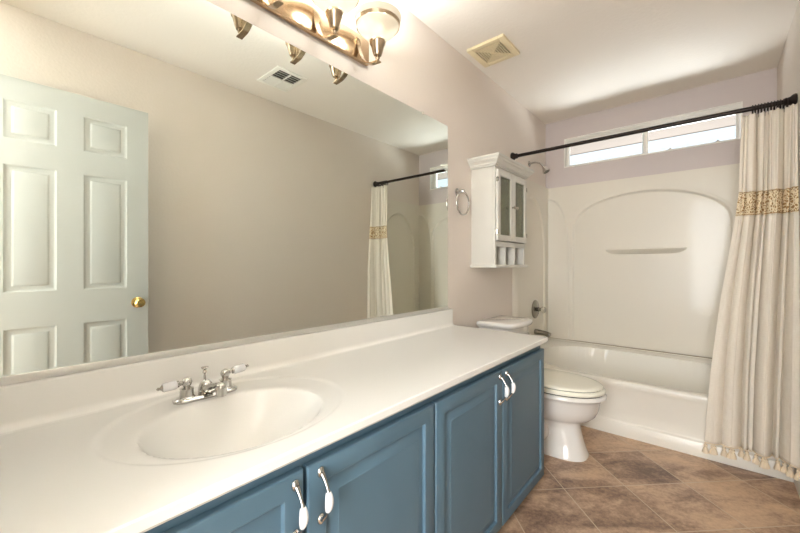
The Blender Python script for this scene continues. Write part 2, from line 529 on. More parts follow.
door = bpy.data.objects.new('door_1', None); C.objects.link(door)
door.location = (1.443, -0.036, 0); door['kind'] = 'structure'
door['label'] = 'white six panel door standing open, seen in the mirror'; door['category'] = 'door'
DX0, DX1 = 1.425, 1.460
ya, yb = -0.036, 0.672
ycuts = [ya, 0.074, 0.264, 0.372, 0.566, yb]
zcuts = [0.012, 0.24, 0.802, 0.985, 1.615, 1.742, 1.932, 2.045]
bm = NB()
for side, xf, sg in ((0, DX0, 1), (1, DX1, -1)):
    f = lambda a, b, d: Vector((xf + sg * d, a, b))
    for i in range(5):
        for j in range(7):
            if i in (1, 3) and j in (1, 3, 5):
                ring_panel(bm, ycuts[i], ycuts[i + 1], zcuts[j], zcuts[j + 1], [(0, 0), (0.009, 0.0042), (0.013, 0.0048), (0.028, 0.0048), (0.036, 0.0016), (0.037, 0.0014)], f)
            else:
                ring_panel(bm, ycuts[i], ycuts[i + 1], zcuts[j], zcuts[j + 1], [(0, 0)] , f) if False else bm.faces.new([bm.verts.new(f(*q, 0)) for q in ((ycuts[i], zcuts[j]), (ycuts[i + 1], zcuts[j]), (ycuts[i + 1], zcuts[j + 1]), (ycuts[i], zcuts[j + 1]))])
for (y0, z0, y1, z1) in ((ya, zcuts[0], yb, zcuts[0]), (ya, zcuts[-1], yb, zcuts[-1]), (ya, zcuts[0], ya, zcuts[-1]), (yb, zcuts[0], yb, zcuts[-1])):
    bm.faces.new([bm.verts.new(q) for q in ((DX0, y0, z0), (DX1, y0, z0), (DX1, y1, z1), (DX0, y1, z1))])
bmesh.ops.remove_doubles(bm, verts=bm.verts[:], dist=1e-5)
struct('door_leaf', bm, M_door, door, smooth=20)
bm = NB()
lathe(bm, [(0.0, 0.0), (0.030, 0.0), (0.032, -0.004), (0.026, -0.008), (0.012, -0.012), (0.010, -0.03), (0.020, -0.036), (0.027, -0.048), (0.026, -0.058), (0.018, -0.066), (0.0, -0.067)], (DX0, 0.618, 0.895), 'x')
struct('door_handle', bm, M_brass, door)
bm = NB(); box(bm, DX0 + 0.008, DX1 - 0.008, yb, yb + 0.003, 0.86, 0.93); struct('latch_plate', bm, M_brass, door)

# ================================================================== COUNTERTOP WITH INTEGRAL BASIN
CT, CE, CY = 0.7575, 0.572, 1.862
top = thing('countertop', (0.28, 0.86, CT - 0.03), 'long cream cultured marble vanity countertop with moulded oval sink and backsplash', 'countertop')
def sm(a, b, t):
    t = max(0.0, min(1.0, (t - a) / (b - a))); return t * t * (3 - 2 * t)
def ctop(x, y):
    z = CT
    ro = math.hypot((x - 0.283) / 0.235, (y - 0.430) / 0.285)
    z -= 0.0034 * (1 - sm(0.96, 1.0, ro))
    ri = math.hypot((x - 0.325) / 0.170, (y - 0.418) / 0.208)
    if ri < 1.08:
        k = max(0.0, 1 - (ri / 1.0) ** 2.6) if ri < 1 else 0
        z -= 0.130 * k ** 1.2 + 0.004 * (1 - sm(0.92, 1.08, ri))
    return z
bm = NB()
nx, ny = 110, 340
def yv(j):
    return Y0 + 0.001 + (CY - Y0 - 0.001) * j / ny
rows = []
for j in range(ny + 1):
    y = yv(j); r = []
    xs = [0.001 + (CE - 0.0025 - 0.001) * i / nx for i in range(nx + 1)]
    for x in xs: r.append((x, y, ctop(x, y)))
    r.append((CE, y, CT - 0.0025))
    r.append((CE, y, CT - 0.020)); r.append((CE - 0.006, y, CT - 0.027)); r.append((CE - 0.05, y, CT - 0.027))
    rows.append([bm.verts.new(p) for p in r])
for a, b in zip(rows, rows[1:]):
    for i in range(len(a) - 1): bm.faces.new((a[i], a[i + 1], b[i + 1], b[i]))
# end face towards the toilet
box(bm, 0.001, CE - 0.004, CY - 0.02, CY, CT - 0.027, CT - 0.0005)
for f_ in bm.faces: pass
make('counter_slab', bm, M_counter, top, smooth=24, fixn=True)
bm = NB()
prof = [(0.0005, CT - 0.002), (0.05, CT - 0.002)]
cs = [(0.001, CT - 0.003), (0.045, CT - 0.003), (0.045, CT + 0.0004)]
for q in range(7):
    a = q / 6 * PI / 2
    cs.append((0.038 - 0.018 * math.sin(a), CT + 0.0185 - 0.018 * math.cos(a)))
cs += [(0.020, 0.848), (0.0185, 0.853), (0.015, 0.855), (0.001, 0.855)]
loft(bm, [[Vector((x, y, z)) for x, z in cs] for y in (Y0 + 0.001, CY - 0.012)])
make('backsplash', bm, M_counter, top)
bm = NB(); lathe(bm, [(0.0, 0.004), (0.012, 0.004), (0.014, 0.001), (0.022, 0.002), (0.024, -0.002)], (0.325, 0.418, ctop(0.325, 0.418) + 0.002))
make('drain', bm, M_chrome, top)

# ================================================================== VANITY
van = thing('vanity_cabinet', (0.27, 0.86, 0), 'slate blue painted vanity cabinet with four raised panel doors under the cream countertop', 'cabinet')
VF, VT, VB = 0.535, CT - 0.028, 0.06
bm = NB()
box(bm, 0.003, VF, CY - 0.020, CY - 0.002, VB, VT, 0.001)           # end panel
box(bm, 0.003, VF, Y0 + 0.003, Y0 + 0.02, VB, VT)
box(bm, 0.003, VF, Y0 + 0.02, CY - 0.02, VB, VB + 0.016)
gaps = [0.445, 0.910, 1.378]
box(bm, VF - 0.018, VF, Y0 + 0.02, CY - 0.02, 0.675, VT)              # top rail
box(bm, VF - 0.018, VF, Y0 + 0.02, CY - 0.02, VB + 0.016, VB + 0.05)
for g in [-0.055] + gaps + [CY - 0.045]:
    box(bm, VF - 0.018, VF, g - 0.025, g + 0.025, VB + 0.05, 0.675)
make('body', bm, M_blue, van)
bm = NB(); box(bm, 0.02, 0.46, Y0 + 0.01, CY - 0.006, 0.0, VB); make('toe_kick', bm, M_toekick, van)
spans = [(-0.03, 0.440, 0.418), (0.450, 0.905, 0.481), (0.915, 1.3735, 1.352), (1.3825, 1.857, 1.412)]
dlabels = ['blue door left of the chrome handled pair', None, None, None]
for k, (y0, y1, hy) in enumerate(spans):
    bm = NB()
    f = lambda a, b, d: Vector((0.556 + d, a, b))
    ring_panel(bm, y0, y1, VB + 0.002, 0.698, [(0, -0.0195), (0, -0.005), (0.002, -0.0015), (0.006, 0), (0.045, 0), (0.047, -0.002), (0.049, -0.009), (0.054, -0.0095), (0.080, -0.0015), (0.082, -0.0005)], f, True, True)
    d = make('door', bm, M_blue, van, smooth=25)
    # bow pull: chrome posts, porcelain grip
    hz0, hz1 = 0.675, 0.574
    xf = 0.5555
    bm = NB()
    for hz, sgn in ((hz0, 1), (hz1, -1)):
        lathe(bm, [(0.0, 0.0), (0.009, 0.0), (0.0088, 0.003), (0.0065, 0.006), (0.004, 0.008), (0, 0.009)], (xf, hy, hz), 'x', 20)
    for v in bm.verts:
        c_ = hz0 if v.co.z > 0.625 else hz1
        v.co.z = c_ + (v.co.z - c_) * 1.35
    def pull(zz0, zz1, t0, t1):
        out = []
        for q in range(9):
            t = t0 + (t1 - t0) * q / 8
            out.append((xf + 0.004 + 0.027 * math.sin(PI * t) ** 0.8, hy, zz0 + (zz1 - zz0) * t))
        return out
    tube(bm, pull(hz0, hz1, 0.02, 0.33), [0.0062, 0.0055, 0.0046, 0.0040, 0.0036, 0.0034, 0.0036, 0.0040, 0.0050], 12)
    tube(bm, pull(hz0, hz1, 0.71, 0.98), [0.0050, 0.0040, 0.0036, 0.0034, 0.0036, 0.0040, 0.0046, 0.0055, 0.0062], 12)
    tube(bm, pull(hz0, hz1, 0.28, 0.72), 0.003, 10)
    hnd = make('handle', bm, M_chrome, d)
    bm = NB()
    gp = pull(hz0, hz1, 0.32, 0.72)
    tube(bm, gp, [0.0058, 0.0076, 0.0086, 0.0091, 0.0093, 0.0091, 0.0086, 0.0076, 0.0058], 16)
    g = make('handle_grip', bm, M_porc, d); g['label'] = 'white porcelain grip'

# ================================================================== MIRROR
mir = thing('wall_mirror', (0.003, 0.85, 0.855), 'wide frameless wall mirror above the long cream countertop', 'mirror')
bm = NB(); box(bm, 0.001, 0.006, Y0 + 0.005, 1.816, 0.862, 1.943); make('mirror_glass', bm, M_mirror, mir)
bm = NB(); box(bm, 0.0008, 0.0095, Y0 + 0.004, 1.817, 0.8562, 0.861); box(bm, 0.0065, 0.0095, Y0 + 0.004, 1.817, 0.861, 0.874, 0.0008)
ch = make('bottom_channel', bm, M_channel, mir); ch['label'] = 'polished metal strip along the bottom edge'
for y in (0.35, 1.571):
    bm = NB(); box(bm, 0.0005, 0.009, y - 0.008, y + 0.008, 1.936, 1.952, 0.001); make('clip', bm, mat('clear_clip', (222, 216, 204), 0.2), mir)

# ================================================================== FAUCET
FY = 0.417
FZ = CT - 0.0031
fau = thing('faucet', (0.12, FY, FZ), 'chrome centre-set faucet with two white porcelain lever handles behind the sink', 'faucet')
bm = NB()
def stad(z, L, w):
    l = []
    for k in range(40):
        a = 2 * PI * k / 40
        cx_, cy_ = math.cos(a) * w, math.sin(a) * w
        l.append(Vector((0.12 + cx_, FY + cy_ + (L if cy_ >= 0 else -L), z)))
    return l
loft(bm, [stad(FZ, 0.058, 0.026), stad(FZ + 0.005, 0.058, 0.0265), stad(FZ + 0.009, 0.057, 0.023), stad(FZ + 0.011, 0.056, 0.018)])
make('base_plate', bm, M_chrome, fau)
bm = NB()
lathe(bm, [(0.0, 0.009), (0.019, 0.009), (0.020, 0.016), (0.019, 0.026), (0.015, 0.036), (0.008, 0.043), (0.0, 0.045)], (0.115, FY, FZ))
sp = curve([(0.116, FY, FZ + 0.020), (0.145, FY + 0.001, FZ + 0.026), (0.178, FY + 0.002, FZ + 0.036), (0.200, FY + 0.002, FZ + 0.043), (0.208, FY + 0.002, FZ + 0.042)], 6)
tube(bm, sp, [0.015 - 0.003 * min(1, i / 12) for i in range(len(sp))], 18)
lathe(bm, [(0.0, 0.0), (0.0125, 0.0), (0.0130, 0.012), (0.0140, 0.022), (0.0120, 0.030), (0.006, 0.034), (0.0, 0.035)], (0.2095, FY + 0.002, FZ + 0.020), 'z', 24)
make('spout', bm, M_chrome, fau)
bm = NB(); lathe(bm, [(0, 0.042), (0.0032, 0.042), (0.0032, 0.058), (0.006, 0.063), (0.004, 0.069), (0.0095, 0.075), (0.0095, 0.078), (0.0, 0.079)], (0.106, FY, FZ), 'z', 18)
make('lift_rod', bm, M_chrome, fau)
for s, y in ((-1, FY - 0.051), (1, FY + 0.051)):
    bm = NB()
    lathe(bm, [(0.0, 0.008), (0.021, 0.008), (0.021, 0.011), (0.0175, 0.014), (0.0165, 0.031), (0.0175, 0.034), (0.011, 0.037), (0.008, 0.039), (0.011, 0.043), (0.0135, 0.051), (0.011, 0.059), (0.004, 0.063), (0.0, 0.064)], (0.12, y, FZ), 'z', 28)
    a = Vector((0.12, y, FZ + 0.051)); dr = Vector((-0.02 if s < 0 else 0.02, s, 0.12 if s > 0 else -0.05)).normalized()
    tube(bm, [a, a + dr * 0.018, a + dr * 0.020, a + dr * 0.024, a + dr * 0.026, a + dr * 0.056, a + dr * 0.058, a + dr * 0.061, a + dr * 0.063, a + dr * 0.068, a + dr * 0.071], [0.006, 0.006, 0.009, 0.009, 0.004, 0.004, 0.008, 0.006, 0.0035, 0.0045, 0.001], 14)
    h = make('handle', bm, M_chrome, fau)
    bm = NB(); tube(bm, [a + dr * 0.0245, a + dr * 0.027, a + dr * 0.040, a + dr * 0.055, a + dr * 0.0575], [0.0098, 0.0112, 0.0120, 0.0112, 0.0095], 18)
    g = make('lever', bm, M_porc, h); g['label'] = 'white porcelain lever'

# ================================================================== VANITY LIGHT
lamp = thing('vanity_light', (0.02, 0.857, 2.03), 'three-lamp nickel vanity light with frosted glass bell shades above the mirror', 'wall lamp')
bm = NB(); box(bm, 0.001, 0.022, 0.560, 1.150, 2.022, 2.136, 0.004)
make('back_plate', bm, M_plate, lamp)
for y in (0.631, 0.857, 1.083):
    bm = NB()
    st = curve([(0.022, y, 2.112), (0.030, y, 2.060), (0.055, y, 2.005), (0.095, y, 1.974), (0.150, y, 1.966)], 6)
    loops = []
    for i, p in enumerate(st):
        d = (st[min(i + 1, len(st) - 1)] - st[max(i - 1, 0)]).normalized(); n_ = Vector((-d.z, 0, d.x)) * 0.0022
        w_ = Vector((0, 0.011, 0))
        loops.append([p - w_ - n_, p + w_ - n_, p + w_ + n_, p - w_ + n_])
    loft(bm, loops)
    arm = make('arm', bm, M_nickel, lamp)
    bm = NB(); lathe(bm, [(0.0, 1.967), (0.009, 1.968), (0.006, 1.975), (0.010, 1.982), (0.006, 1.988), (0.016, 1.992), (0.020, 2.002), (0.028, 2.034), (0.033, 2.040), (0.034, 2.050), (0.030, 2.055), (0.0, 2.055)], (0.14, y, 0), 'z', 32)
    make('socket_cup', bm, M_nickel, lamp)
    bm = NB()
    pr = [(0.026, 2.052), (0.036, 2.058), (0.054, 2.072), (0.072, 2.090), (0.084, 2.106), (0.090, 2.120), (0.094, 2.134), (0.099, 2.150)]
    lathe(bm, pr + [(r - 0.003, z + 0.001) for r, z in pr[::-1]], (0.14, y, 0), 'z', 48, False)
    sh = make('lamp_shade', bm, M_shade, lamp)
    bm = NB(); lathe(bm, [(0.0885, 2.112), (0.0915, 2.111), (0.0945, 2.125), (0.0915, 2.126), (0.0885, 2.112)], (0.14, y, 0), 'z', 48, False)
    b_ = make('shade_ring', bm, M_nickel, lamp); b_['label'] = 'metal band around the glass shade'
    bm = NB(); lathe(bm, [(0.0, 2.056), (0.013, 2.056), (0.013, 2.070), (0.022, 2.085), (0.026, 2.100), (0.019, 2.118), (0.0, 2.125)], (0.14, y, 0), 'z', 20)
    make('bulb', bm, M_bulb, lamp)
    l = bpy.data.lights.new('lamp_light', 'POINT'); l.energy = LAMP_W; l.color = LAMP_COL; l.shadow_soft_size = 0.034
    lo = bpy.data.objects.new('lamp_light', l); lo.location = (0.14, y, 2.100); C.objects.link(lo)

# ================================================================== TOWEL RING
tr = thing('towel_ring', (0.0, 1.935, 1.42), 'small chrome towel ring on the wall between mirror and white cabinet', 'towel ring')
bm = NB(); lathe(bm, [(0.0, 0.0), (0.022, 0.0), (0.022, 0.006), (0.013, 0.012), (0.010, 0.034), (0.013, 0.042), (0.009, 0.050), (0.0, 0.052)], (0.0005, 1.925, 1.568), 'x', 24)
make('mount', bm, M_chrome, tr)
bm = NB(); torus(bm, (0.040, 1.930, 1.497), 0.072, 0.0055, 'x', 44, 12); make('ring', bm, M_chrome, tr)

# ================================================================== WALL CABINET OVER THE TOILET
cab = thing('wall_cabinet', (0.085, 2.345, 1.095), 'white wall cabinet with two glass doors and three cubbies above the toilet', 'cabinet')
cx1, cy0, cy1 = 0.168, 2.100, 2.578
zb, zt = 1.118, 1.722
bm = NB()
box(bm, 0.001, cx1 - 0.016, cy0, cy0 + 0.014, zb, zt + 0.02, 0.001); box(bm, 0.001, cx1 - 0.016, cy1 - 0.014, cy1, zb, zt + 0.02, 0.001)
box(bm, 0.001, 0.007, cy0 + 0.014, cy1 - 0.014, zb, zt + 0.02)
box(bm, 0.007, cx1 - 0.016, cy0 + 0.014, cy1 - 0.014, 1.252, 1.266)     # floor of the glazed part
box(bm, 0.007, cx1 - 0.016, cy0 + 0.014, cy1 - 0.014, zt - 0.01, zt + 0.02)
# face frame
box(bm, cx1 - 0.016, cx1, cy0, cy0 + 0.020, zb, zt + 0.02, 0.001); box(bm, cx1 - 0.016, cx1, cy1 - 0.020, cy1, zb, zt + 0.02, 0.001)
box(bm, cx1 - 0.016, cx1, cy0 + 0.020, cy1 - 0.020, 1.236, 1.268, 0.001); box(bm, cx1 - 0.016, cx1, cy0 + 0.020, cy1 - 0.020, 1.716, zt + 0.02)
third = (cy1 - cy0 - 0.04) / 3
for k in (1, 2):
    yy = cy0 + 0.02 + third * k
    box(bm, 0.007, cx1 - 0.004, yy - 0.006, yy + 0.006, zb, 1.236, 0.001)
make('body', bm, M_cab, cab)
bm = NB(); box(bm, 0.001, cx1 + 0.018, cy0 - 0.016, cy1 + 0.016, 1.100, 1.118, 0.004); make('bottom_board', bm, M_cab, cab)
bm = NB()
cr = [(0.010, 1.7385), (0.011, 1.748), (0.019, 1.7485), (0.022, 1.758), (0.032, 1.768), (0.033, 1.772), (0.040, 1.7725), (0.045, 1.786), (0.050, 1.787), (0.050, 1.801), (0.0, 1.801)]
loops = []
for o_, z in [(0.0, 1.738)] + cr:
    loops.append([Vector((0.001, cy0 - o_, z)), Vector((cx1 + o_, cy0 - o_, z)), Vector((cx1 + o_, cy1 + o_, z)), Vector((0.001, cy1 + o_, z))])
loft(bm, loops)
make('crown_moulding', bm, M_cab, cab, smooth=20)
for z in (1.41, 1.555):
    bm = NB(); box(bm, 0.008, 0.148, cy0 + 0.015, cy1 - 0.015, z - 0.006, z + 0.006, 0.001); make('shelf', bm, M_cab, cab)
ym = (cy0 + cy1) / 2
for s, (y0, y1) in ((-1, (cy0 + 0.010, ym - 0.001)), (1, (ym + 0.001, cy1 - 0.010))):
    bm = NB(); xa, xb = cx1 + 0.0005, cx1 + 0.017; z0, z1 = 1.272, 1.718; wd = 0.037
    box(bm, xa, xb, y0, y0 + wd, z0, z1, 0.002); box(bm, xa, xb, y1 - wd, y1, z0, z1, 0.002)
    box(bm, xa, xb, y0 + wd, y1 - wd, z0, z0 + wd, 0.002); box(bm, xa, xb, y0 + wd, y1 - wd, z1 - wd, z1, 0.002)
    d = make('door', bm, M_cab, cab)
    bm = NB(); box(bm, xa + 0.006, xa + 0.009, y0 + wd - 0.004, y1 - wd + 0.004, z0 + wd - 0.004, z1 - wd + 0.004); make('glass_pane', bm, M_cabglass, d)
    ky = (ym - 0.020) if s < 0 else (ym + 0.020)
    bm = NB(); lathe(bm, [(0, 0), (0.006, 0), (0.0045, 0.008), (0.009, 0.014), (0.011, 0.020), (0.007, 0.026), (0, 0.027)], (xb, ky, 1.498), 'x', 18); make('knob', bm, M_chrome, d)
    hy = y0 - 0.003 if s < 0 else y1 + 0.003
    for hz in (1.325, 1.655):
        bm = NB(); tube(bm, [(xb - 0.002, hy, hz - 0.016), (xb - 0.002, hy, hz + 0.016)], 0.0035, 10); box(bm, xa + 0.004, xb + 0.0012, min(hy, hy - s * 0.012), max(hy, hy - s * 0.012), hz - 0.013, hz + 0.013)
        make('hinge', bm, M_dkchrome, d)

# ================================================================== TOILET
TY = 2.300
toi = thing('toilet', (0.40, TY, 0), 'white toilet with closed lid between the vanity and the bathtub', 'toilet')
def egg(x0, x1, hw, z, n=44, sq=2.0, back=0.0):
    """egg-shaped loop, blunt at the back (x0), rounded in front (x1)"""
    l = []
    xm = x0 + (x1 - x0) * 0.46
    for k in range(n):
        a = 2 * PI * k / n
        ca, sa = math.cos(a), math.sin(a)
        e = 2.0 / (sq + (back if ca < 0 else 0))
        ux = math.copysign(abs(ca) ** e, ca); uy = math.copysign(abs(sa) ** e, sa)
        x = xm + ux * ((x1 - xm) if ca >= 0 else (xm - x0))
        l.append(Vector((x, TY + uy * hw, z)))
    return l
bm = NB()
loft(bm, [egg(0.25, 0.650, 0.118, 0.0, back=1.5, sq=2.9), egg(0.25, 0.648, 0.117, 0.012, back=1.5, sq=2.9), egg(0.255, 0.640, 0.108, 0.03, back=1.4, sq=2.9),
          egg(0.26, 0.625, 0.096, 0.08, back=1.2, sq=2.9), egg(0.26, 0.612, 0.088, 0.14, back=1.0, sq=2.7), egg(0.26, 0.608, 0.086, 0.185, back=0.8, sq=2.4),
          egg(0.25, 0.622, 0.100, 0.200, back=0.6), egg(0.24, 0.655, 0.128, 0.215, back=0.5), egg(0.235, 0.688, 0.152, 0.245, back=0.5), egg(0.235, 0.706, 0.166, 0.285, back=0.5),
          egg(0.235, 0.716, 0.175, 0.335, back=0.5), egg(0.235, 0.735, 0.182, 0.356, back=0.5), egg(0.235, 0.745, 0.192, 0.360, back=0.5), egg(0.235, 0.746, 0.193, 0.374, back=0.5), egg(0.24, 0.740, 0.187, 0.380, back=0.5)])
make('bowl', bm, M_toilet, toi, smooth=60)
# trapway bulges on the sides and bolt caps
bm = NB()
for s in (-1, 1):
    tp = curve([(0.30, TY + s * 0.07, 0.30), (0.34, TY + s * 0.085, 0.22), (0.42, TY + s * 0.088, 0.13), (0.36, TY + s * 0.085, 0.07), (0.27, TY + s * 0.08, 0.05)], 6)
    tube(bm, tp, 0.042, 16)
make('trapway', bm, M_toilet, toi, smooth=60)
for s in (-1, 1):
    bm = NB(); lathe(bm, [(0.014, 0.0), (0.014, 0.012), (0.008, 0.022), (0, 0.024)], (0.40, TY + s * 0.128, 0.0), 'z', 16); make('bolt_cap', bm, M_seat, toi)
bm = NB(); loft(bm, [egg(0.26, 0.729, 0.176, 0.3795), egg(0.26, 0.729, 0.176, 0.3875)]); make('bowl_gap_shadow', bm, M_black, toi)  # dark filler, coloured as the shadow between bowl and seat
bm = NB(); loft(bm, [egg(0.265, 0.735, 0.182, 0.3870), egg(0.26, 0.740, 0.187, 0.390), egg(0.26, 0.740, 0.187, 0.405), egg(0.265, 0.736, 0.183, 0.4095)])
make('seat', bm, M_seat, toi, smooth=60)
bm = NB(); loft(bm, [egg(0.27, 0.721, 0.170, 0.4085), egg(0.27, 0.721, 0.170, 0.4145)]); make('seat_gap_shadow', bm, M_black, toi)  # dark filler, coloured as the shadow between seat and lid
bm = NB(); loft(bm, [egg(0.265, 0.725, 0.176, 0.4135), egg(0.26, 0.729, 0.180, 0.416), egg(0.26, 0.729, 0.180, 0.422), egg(0.263, 0.725, 0.176, 0.427), egg(0.28, 0.695, 0.162, 0.4295), egg(0.33, 0.64, 0.10, 0.431)])
make('lid', bm, M_seat, toi, smooth=60)
def tank_loop(x0, x1, hw, z, bow=0.02, r=0.03):
    pts = []
    n = 8
    for cx_, cy_, a0 in ((x0 + r * .5, -hw + r * .5, 180), (x0 + r * .5, hw - r * .5, 90)):
        pass
    out = []
    for k in range(n + 1):      # back-left corner to back right
        pass
    def corner(cx_, cy_, rr, a0):
        for k in range(6):
            a = R(a0 + 90 * k / 5); out.append([cx_ + rr * math.cos(a), cy_ + rr * math.sin(a)])
    corner(x1 - r, hw - r, r, 0) ; 
    corner(x0 + 0.01, hw - 0.01, 0.01, 90)
    corner(x0 + 0.01, -hw + 0.01, 0.01, 180)
    corner(x1 - r, -hw + r, r, 270)
    for k in range(1, 8):
        out.append([x1, (-hw + r) + (2 * hw - 2 * r) * k / 8])
    for p in out:
        t = max(0.0, (p[0] - x0) / (x1 - x0)); p[0] += bow * (1 - (p[1] / hw) ** 2) * t
    return [Vector((p[0], TY + 0.018 + p[1], z)) for p in out]
bm = NB()
loft(bm, [tank_loop(0.03, 0.205, 0.150, 0.395), tank_loop(0.03, 0.215, 0.160, 0.42), tank_loop(0.025, 0.235, 0.168, 0.712)])
make('tank', bm, M_toilet, toi, smooth=50)
bm = NB()
loft(bm, [tank_loop(0.02, 0.240, 0.172, 0.7125, 0.03), tank_loop(0.015, 0.254, 0.180, 0.718, 0.03), tank_loop(0.015, 0.258, 0.183, 0.734, 0.03), tank_loop(0.018, 0.252, 0.178, 0.745, 0.03), tank_loop(0.03, 0.232, 0.162, 0.750, 0.03)])
make('tank_lid', bm, M_toilet, toi, smooth=60)
bm = NB(); lathe(bm, [(0, 0), (0.012, 0), (0.012, 0.008), (0, 0.010)], (0.247, TY + 0.13, 0.65), 'x', 16); tube(bm, [(0.256, TY + 0.13, 0.65), (0.262, TY + 0.10, 0.646), (0.264, TY + 0.07, 0.642)], [0.005, 0.005, 0.007], 10)
make('flush_lever', bm, M_chrome, toi)

# ================================================================== TUB
TF = 2.737
tub = thing('bathtub', (W / 2, 3.1, 0), 'glossy white bathtub across the end of the room', 'bathtub')
def ledge(y):
    return 0.357 + 0.078 * sm(2.86, 3.40, y)
def tubz(x, y):
    zl = ledge(y)
    cxm, cym = 0.775, 3.055
    a, b = 0.665, 0.262
    u = abs((x - cxm) / a); v = abs((y - cym) / b)
    e = 3.4
    rr = (u ** e + v ** 2.6) ** (1 / 2.8)
    if rr < 1.0:
        k = (1 - rr ** 9)
        return zl - (zl - 0.09) * min(1, k ** 0.55 if k > 0 else 0)
    return zl
bm = NB()
nx, ny = 190, 110
rows = []
for j in range(ny + 1):
    y = TF + 0.018 + (3.462 - TF - 0.018) * j / ny
    rows.append([bm.verts.new((0.002 + (W - 0.004) * i / nx, y, tubz(0.002 + (W - 0.004) * i / nx, y))) for i in range(nx + 1)])
for a, b in zip(rows, rows[1:]):
    for i in range(nx): bm.faces.new((a[i], a[i + 1], b[i + 1], b[i]))
# rolled front edge and apron with foot
ap = [(TF + 0.018, 0.357)]
for q in range(1, 7):
    a = q / 6 * PI / 2
    ap.append((TF + 0.018 - 0.018 * math.sin(a), 0.339 + 0.018 * math.cos(a)))
ap += [(TF + 0.001, 0.325), (TF + 0.005, 0.312), (TF + 0.010, 0.300), (TF + 0.014, 0.16), (TF + 0.014, 0.098), (TF + 0.012, 0.091), (TF + 0.004, 0.087), (TF, 0.082), (TF, 0.0)]
prof = []
for i in range(nx + 1):
    x = 0.002 + (W - 0.004) * i / nx
    prof.append([rows[0][i]] + [bm.verts.new((x, y, z)) for y, z in ap[1:]])
for a, b in zip(prof, prof[1:]):
    for i in range(len(a) - 1): bm.faces.new((a[i], a[i + 1], b[i + 1], b[i]))
make('tub_body', bm, M_tub, tub, smooth=50)

# ================================================================== SURROUND (three sided moulded wall panels)
sur = thing('tub_surround', (W / 2, 3.2, 0.44), 'glossy cream moulded wall surround with arched panels around the bathtub', 'tub surround')
SB, ST = 0.443, 1.827
TH = 0.034                        # panel stand-off
SY0 = 2.782
LS = 3.465 - SY0                 # length of a side panel
def arch_in(t, z, t0, t1, zs, h):
    """signed distance-ish: >0 inside arch"""
    c = (t0 + t1) / 2; a = (t1 - t0) / 2
    if z <= zs:
        return a - abs(t - c)
    dz_ = (z - zs) / h; u = (t - c) / a
    rr = math.hypot(u, dz_)
    return (1 - rr) * min(a, h)
def cove(z):
    return 0.016
def surround_side(s, z, side):
    # s: 0 at room end of left panel .. along the perimeter
    pass
bm = NB()
step = 0.0042
Sleft = LS; Sback = W - 2 * TH; Stot = 2 * LS + Sback
ns = int(Stot / step); nz = int((ST - SB) / 0.006)
rows = []
for j in range(nz + 1):
    z = SB + (ST - SB) * j / nz
    cv = cove(z)
    row = []
    for i in range(ns + 1):
        s = Stot * i / ns
        # base point and inward normal
        if s <= LS:
            p = Vector((TH, SY0 + s, z)); n_ = Vector((1, 0, 0)); t = s; dcor = LS - s; aa = arch_in(t, z, 0.008, 0.588, 1.21, 0.48)
        elif s <= LS + Sback:
            t = s - LS; p = Vector((TH + t, 3.465, z)); n_ = Vector((0, -1, 0)); dcor = min(t, Sback - t); aa = arch_in(TH + t, z, 0.251, 1.300, 1.45, 0.255)
        else:
            t = s - LS - Sback; p = Vector((W - TH, 3.465 - t, z)); n_ = Vector((-1, 0, 0)); dcor = t; aa = arch_in(LS - t, z, 0.008, 0.588, 1.21, 0.48)
        off = -0.012 * sm(-0.002, 0.006, aa) + 0.002 * sm(-0.018, -0.008, aa) * (1 - sm(-0.008, 0.0, aa))
        if LS < s < LS + Sback:          # arched pilaster in each back corner
            off += 0.012 * sm(-0.002, 0.006, arch_in(dcor, z, -0.155, 0.180, 1.28, 0.44))
        if dcor < cv:
            k = 1 - dcor / cv
            # concave cove: quarter of a circle of radius cv
            off += cv - math.sqrt(max(0.0, cv * cv - (cv - dcor) ** 2)) if False else cv * (1 - math.sqrt(max(0.0, 1 - k * k))) * 0.72
        row.append((p, n_, off, dcor, cv))
    vr = []
    for p, n_, off, dcor, cv_ in row:
        vr.append(p + n_ * off)
    rows.append([bm.verts.new(v) for v in vr])
for a, b in zip(rows, rows[1:]):
    for i in range(ns): bm.faces.new((a[i], a[i + 1], b[i + 1], b[i]))
# top return to the wall and front returns
topw = []
for i in range(ns + 1):
    s = Stot * i / ns
    if s <= LS: q = (0.001, SY0 + s, ST + 0.004)
    elif s <= LS + Sback: q = (TH + (s - LS), D - 0.001, ST + 0.004)
    else: q = (W - 0.001, 3.465 - (s - LS - Sback), ST + 0.004)
    topw.append(bm.verts.new(q))
for i in range(ns): bm.faces.new((rows[-1][i], rows[-1][i + 1], topw[i + 1], topw[i]))
for idx, xw in ((0, 0.001), (ns, W - 0.001)):
    col = [r[idx] for r in rows]
    cw = [bm.verts.new((xw, SY0 - 0.040, v.co.z)) for v in col]
    for k in range(len(col) - 1): bm.faces.new((col[k], col[k + 1], cw[k + 1], cw[k]))
make('wall_panels', bm, M_surr, sur, smooth=70)
bm = NB(); 
box(bm, 0.022, W - 0.022, 3.455, 3.4645, 0.4390, 0.4428); box(bm, 0.012, 0.023, SY0, 3.46, 0.4390, 0.4428); box(bm, W - 0.023, W - 0.012, SY0, 3.46, 0.4390, 0.4428)
make('caulk_line', bm, M_seam, sur)
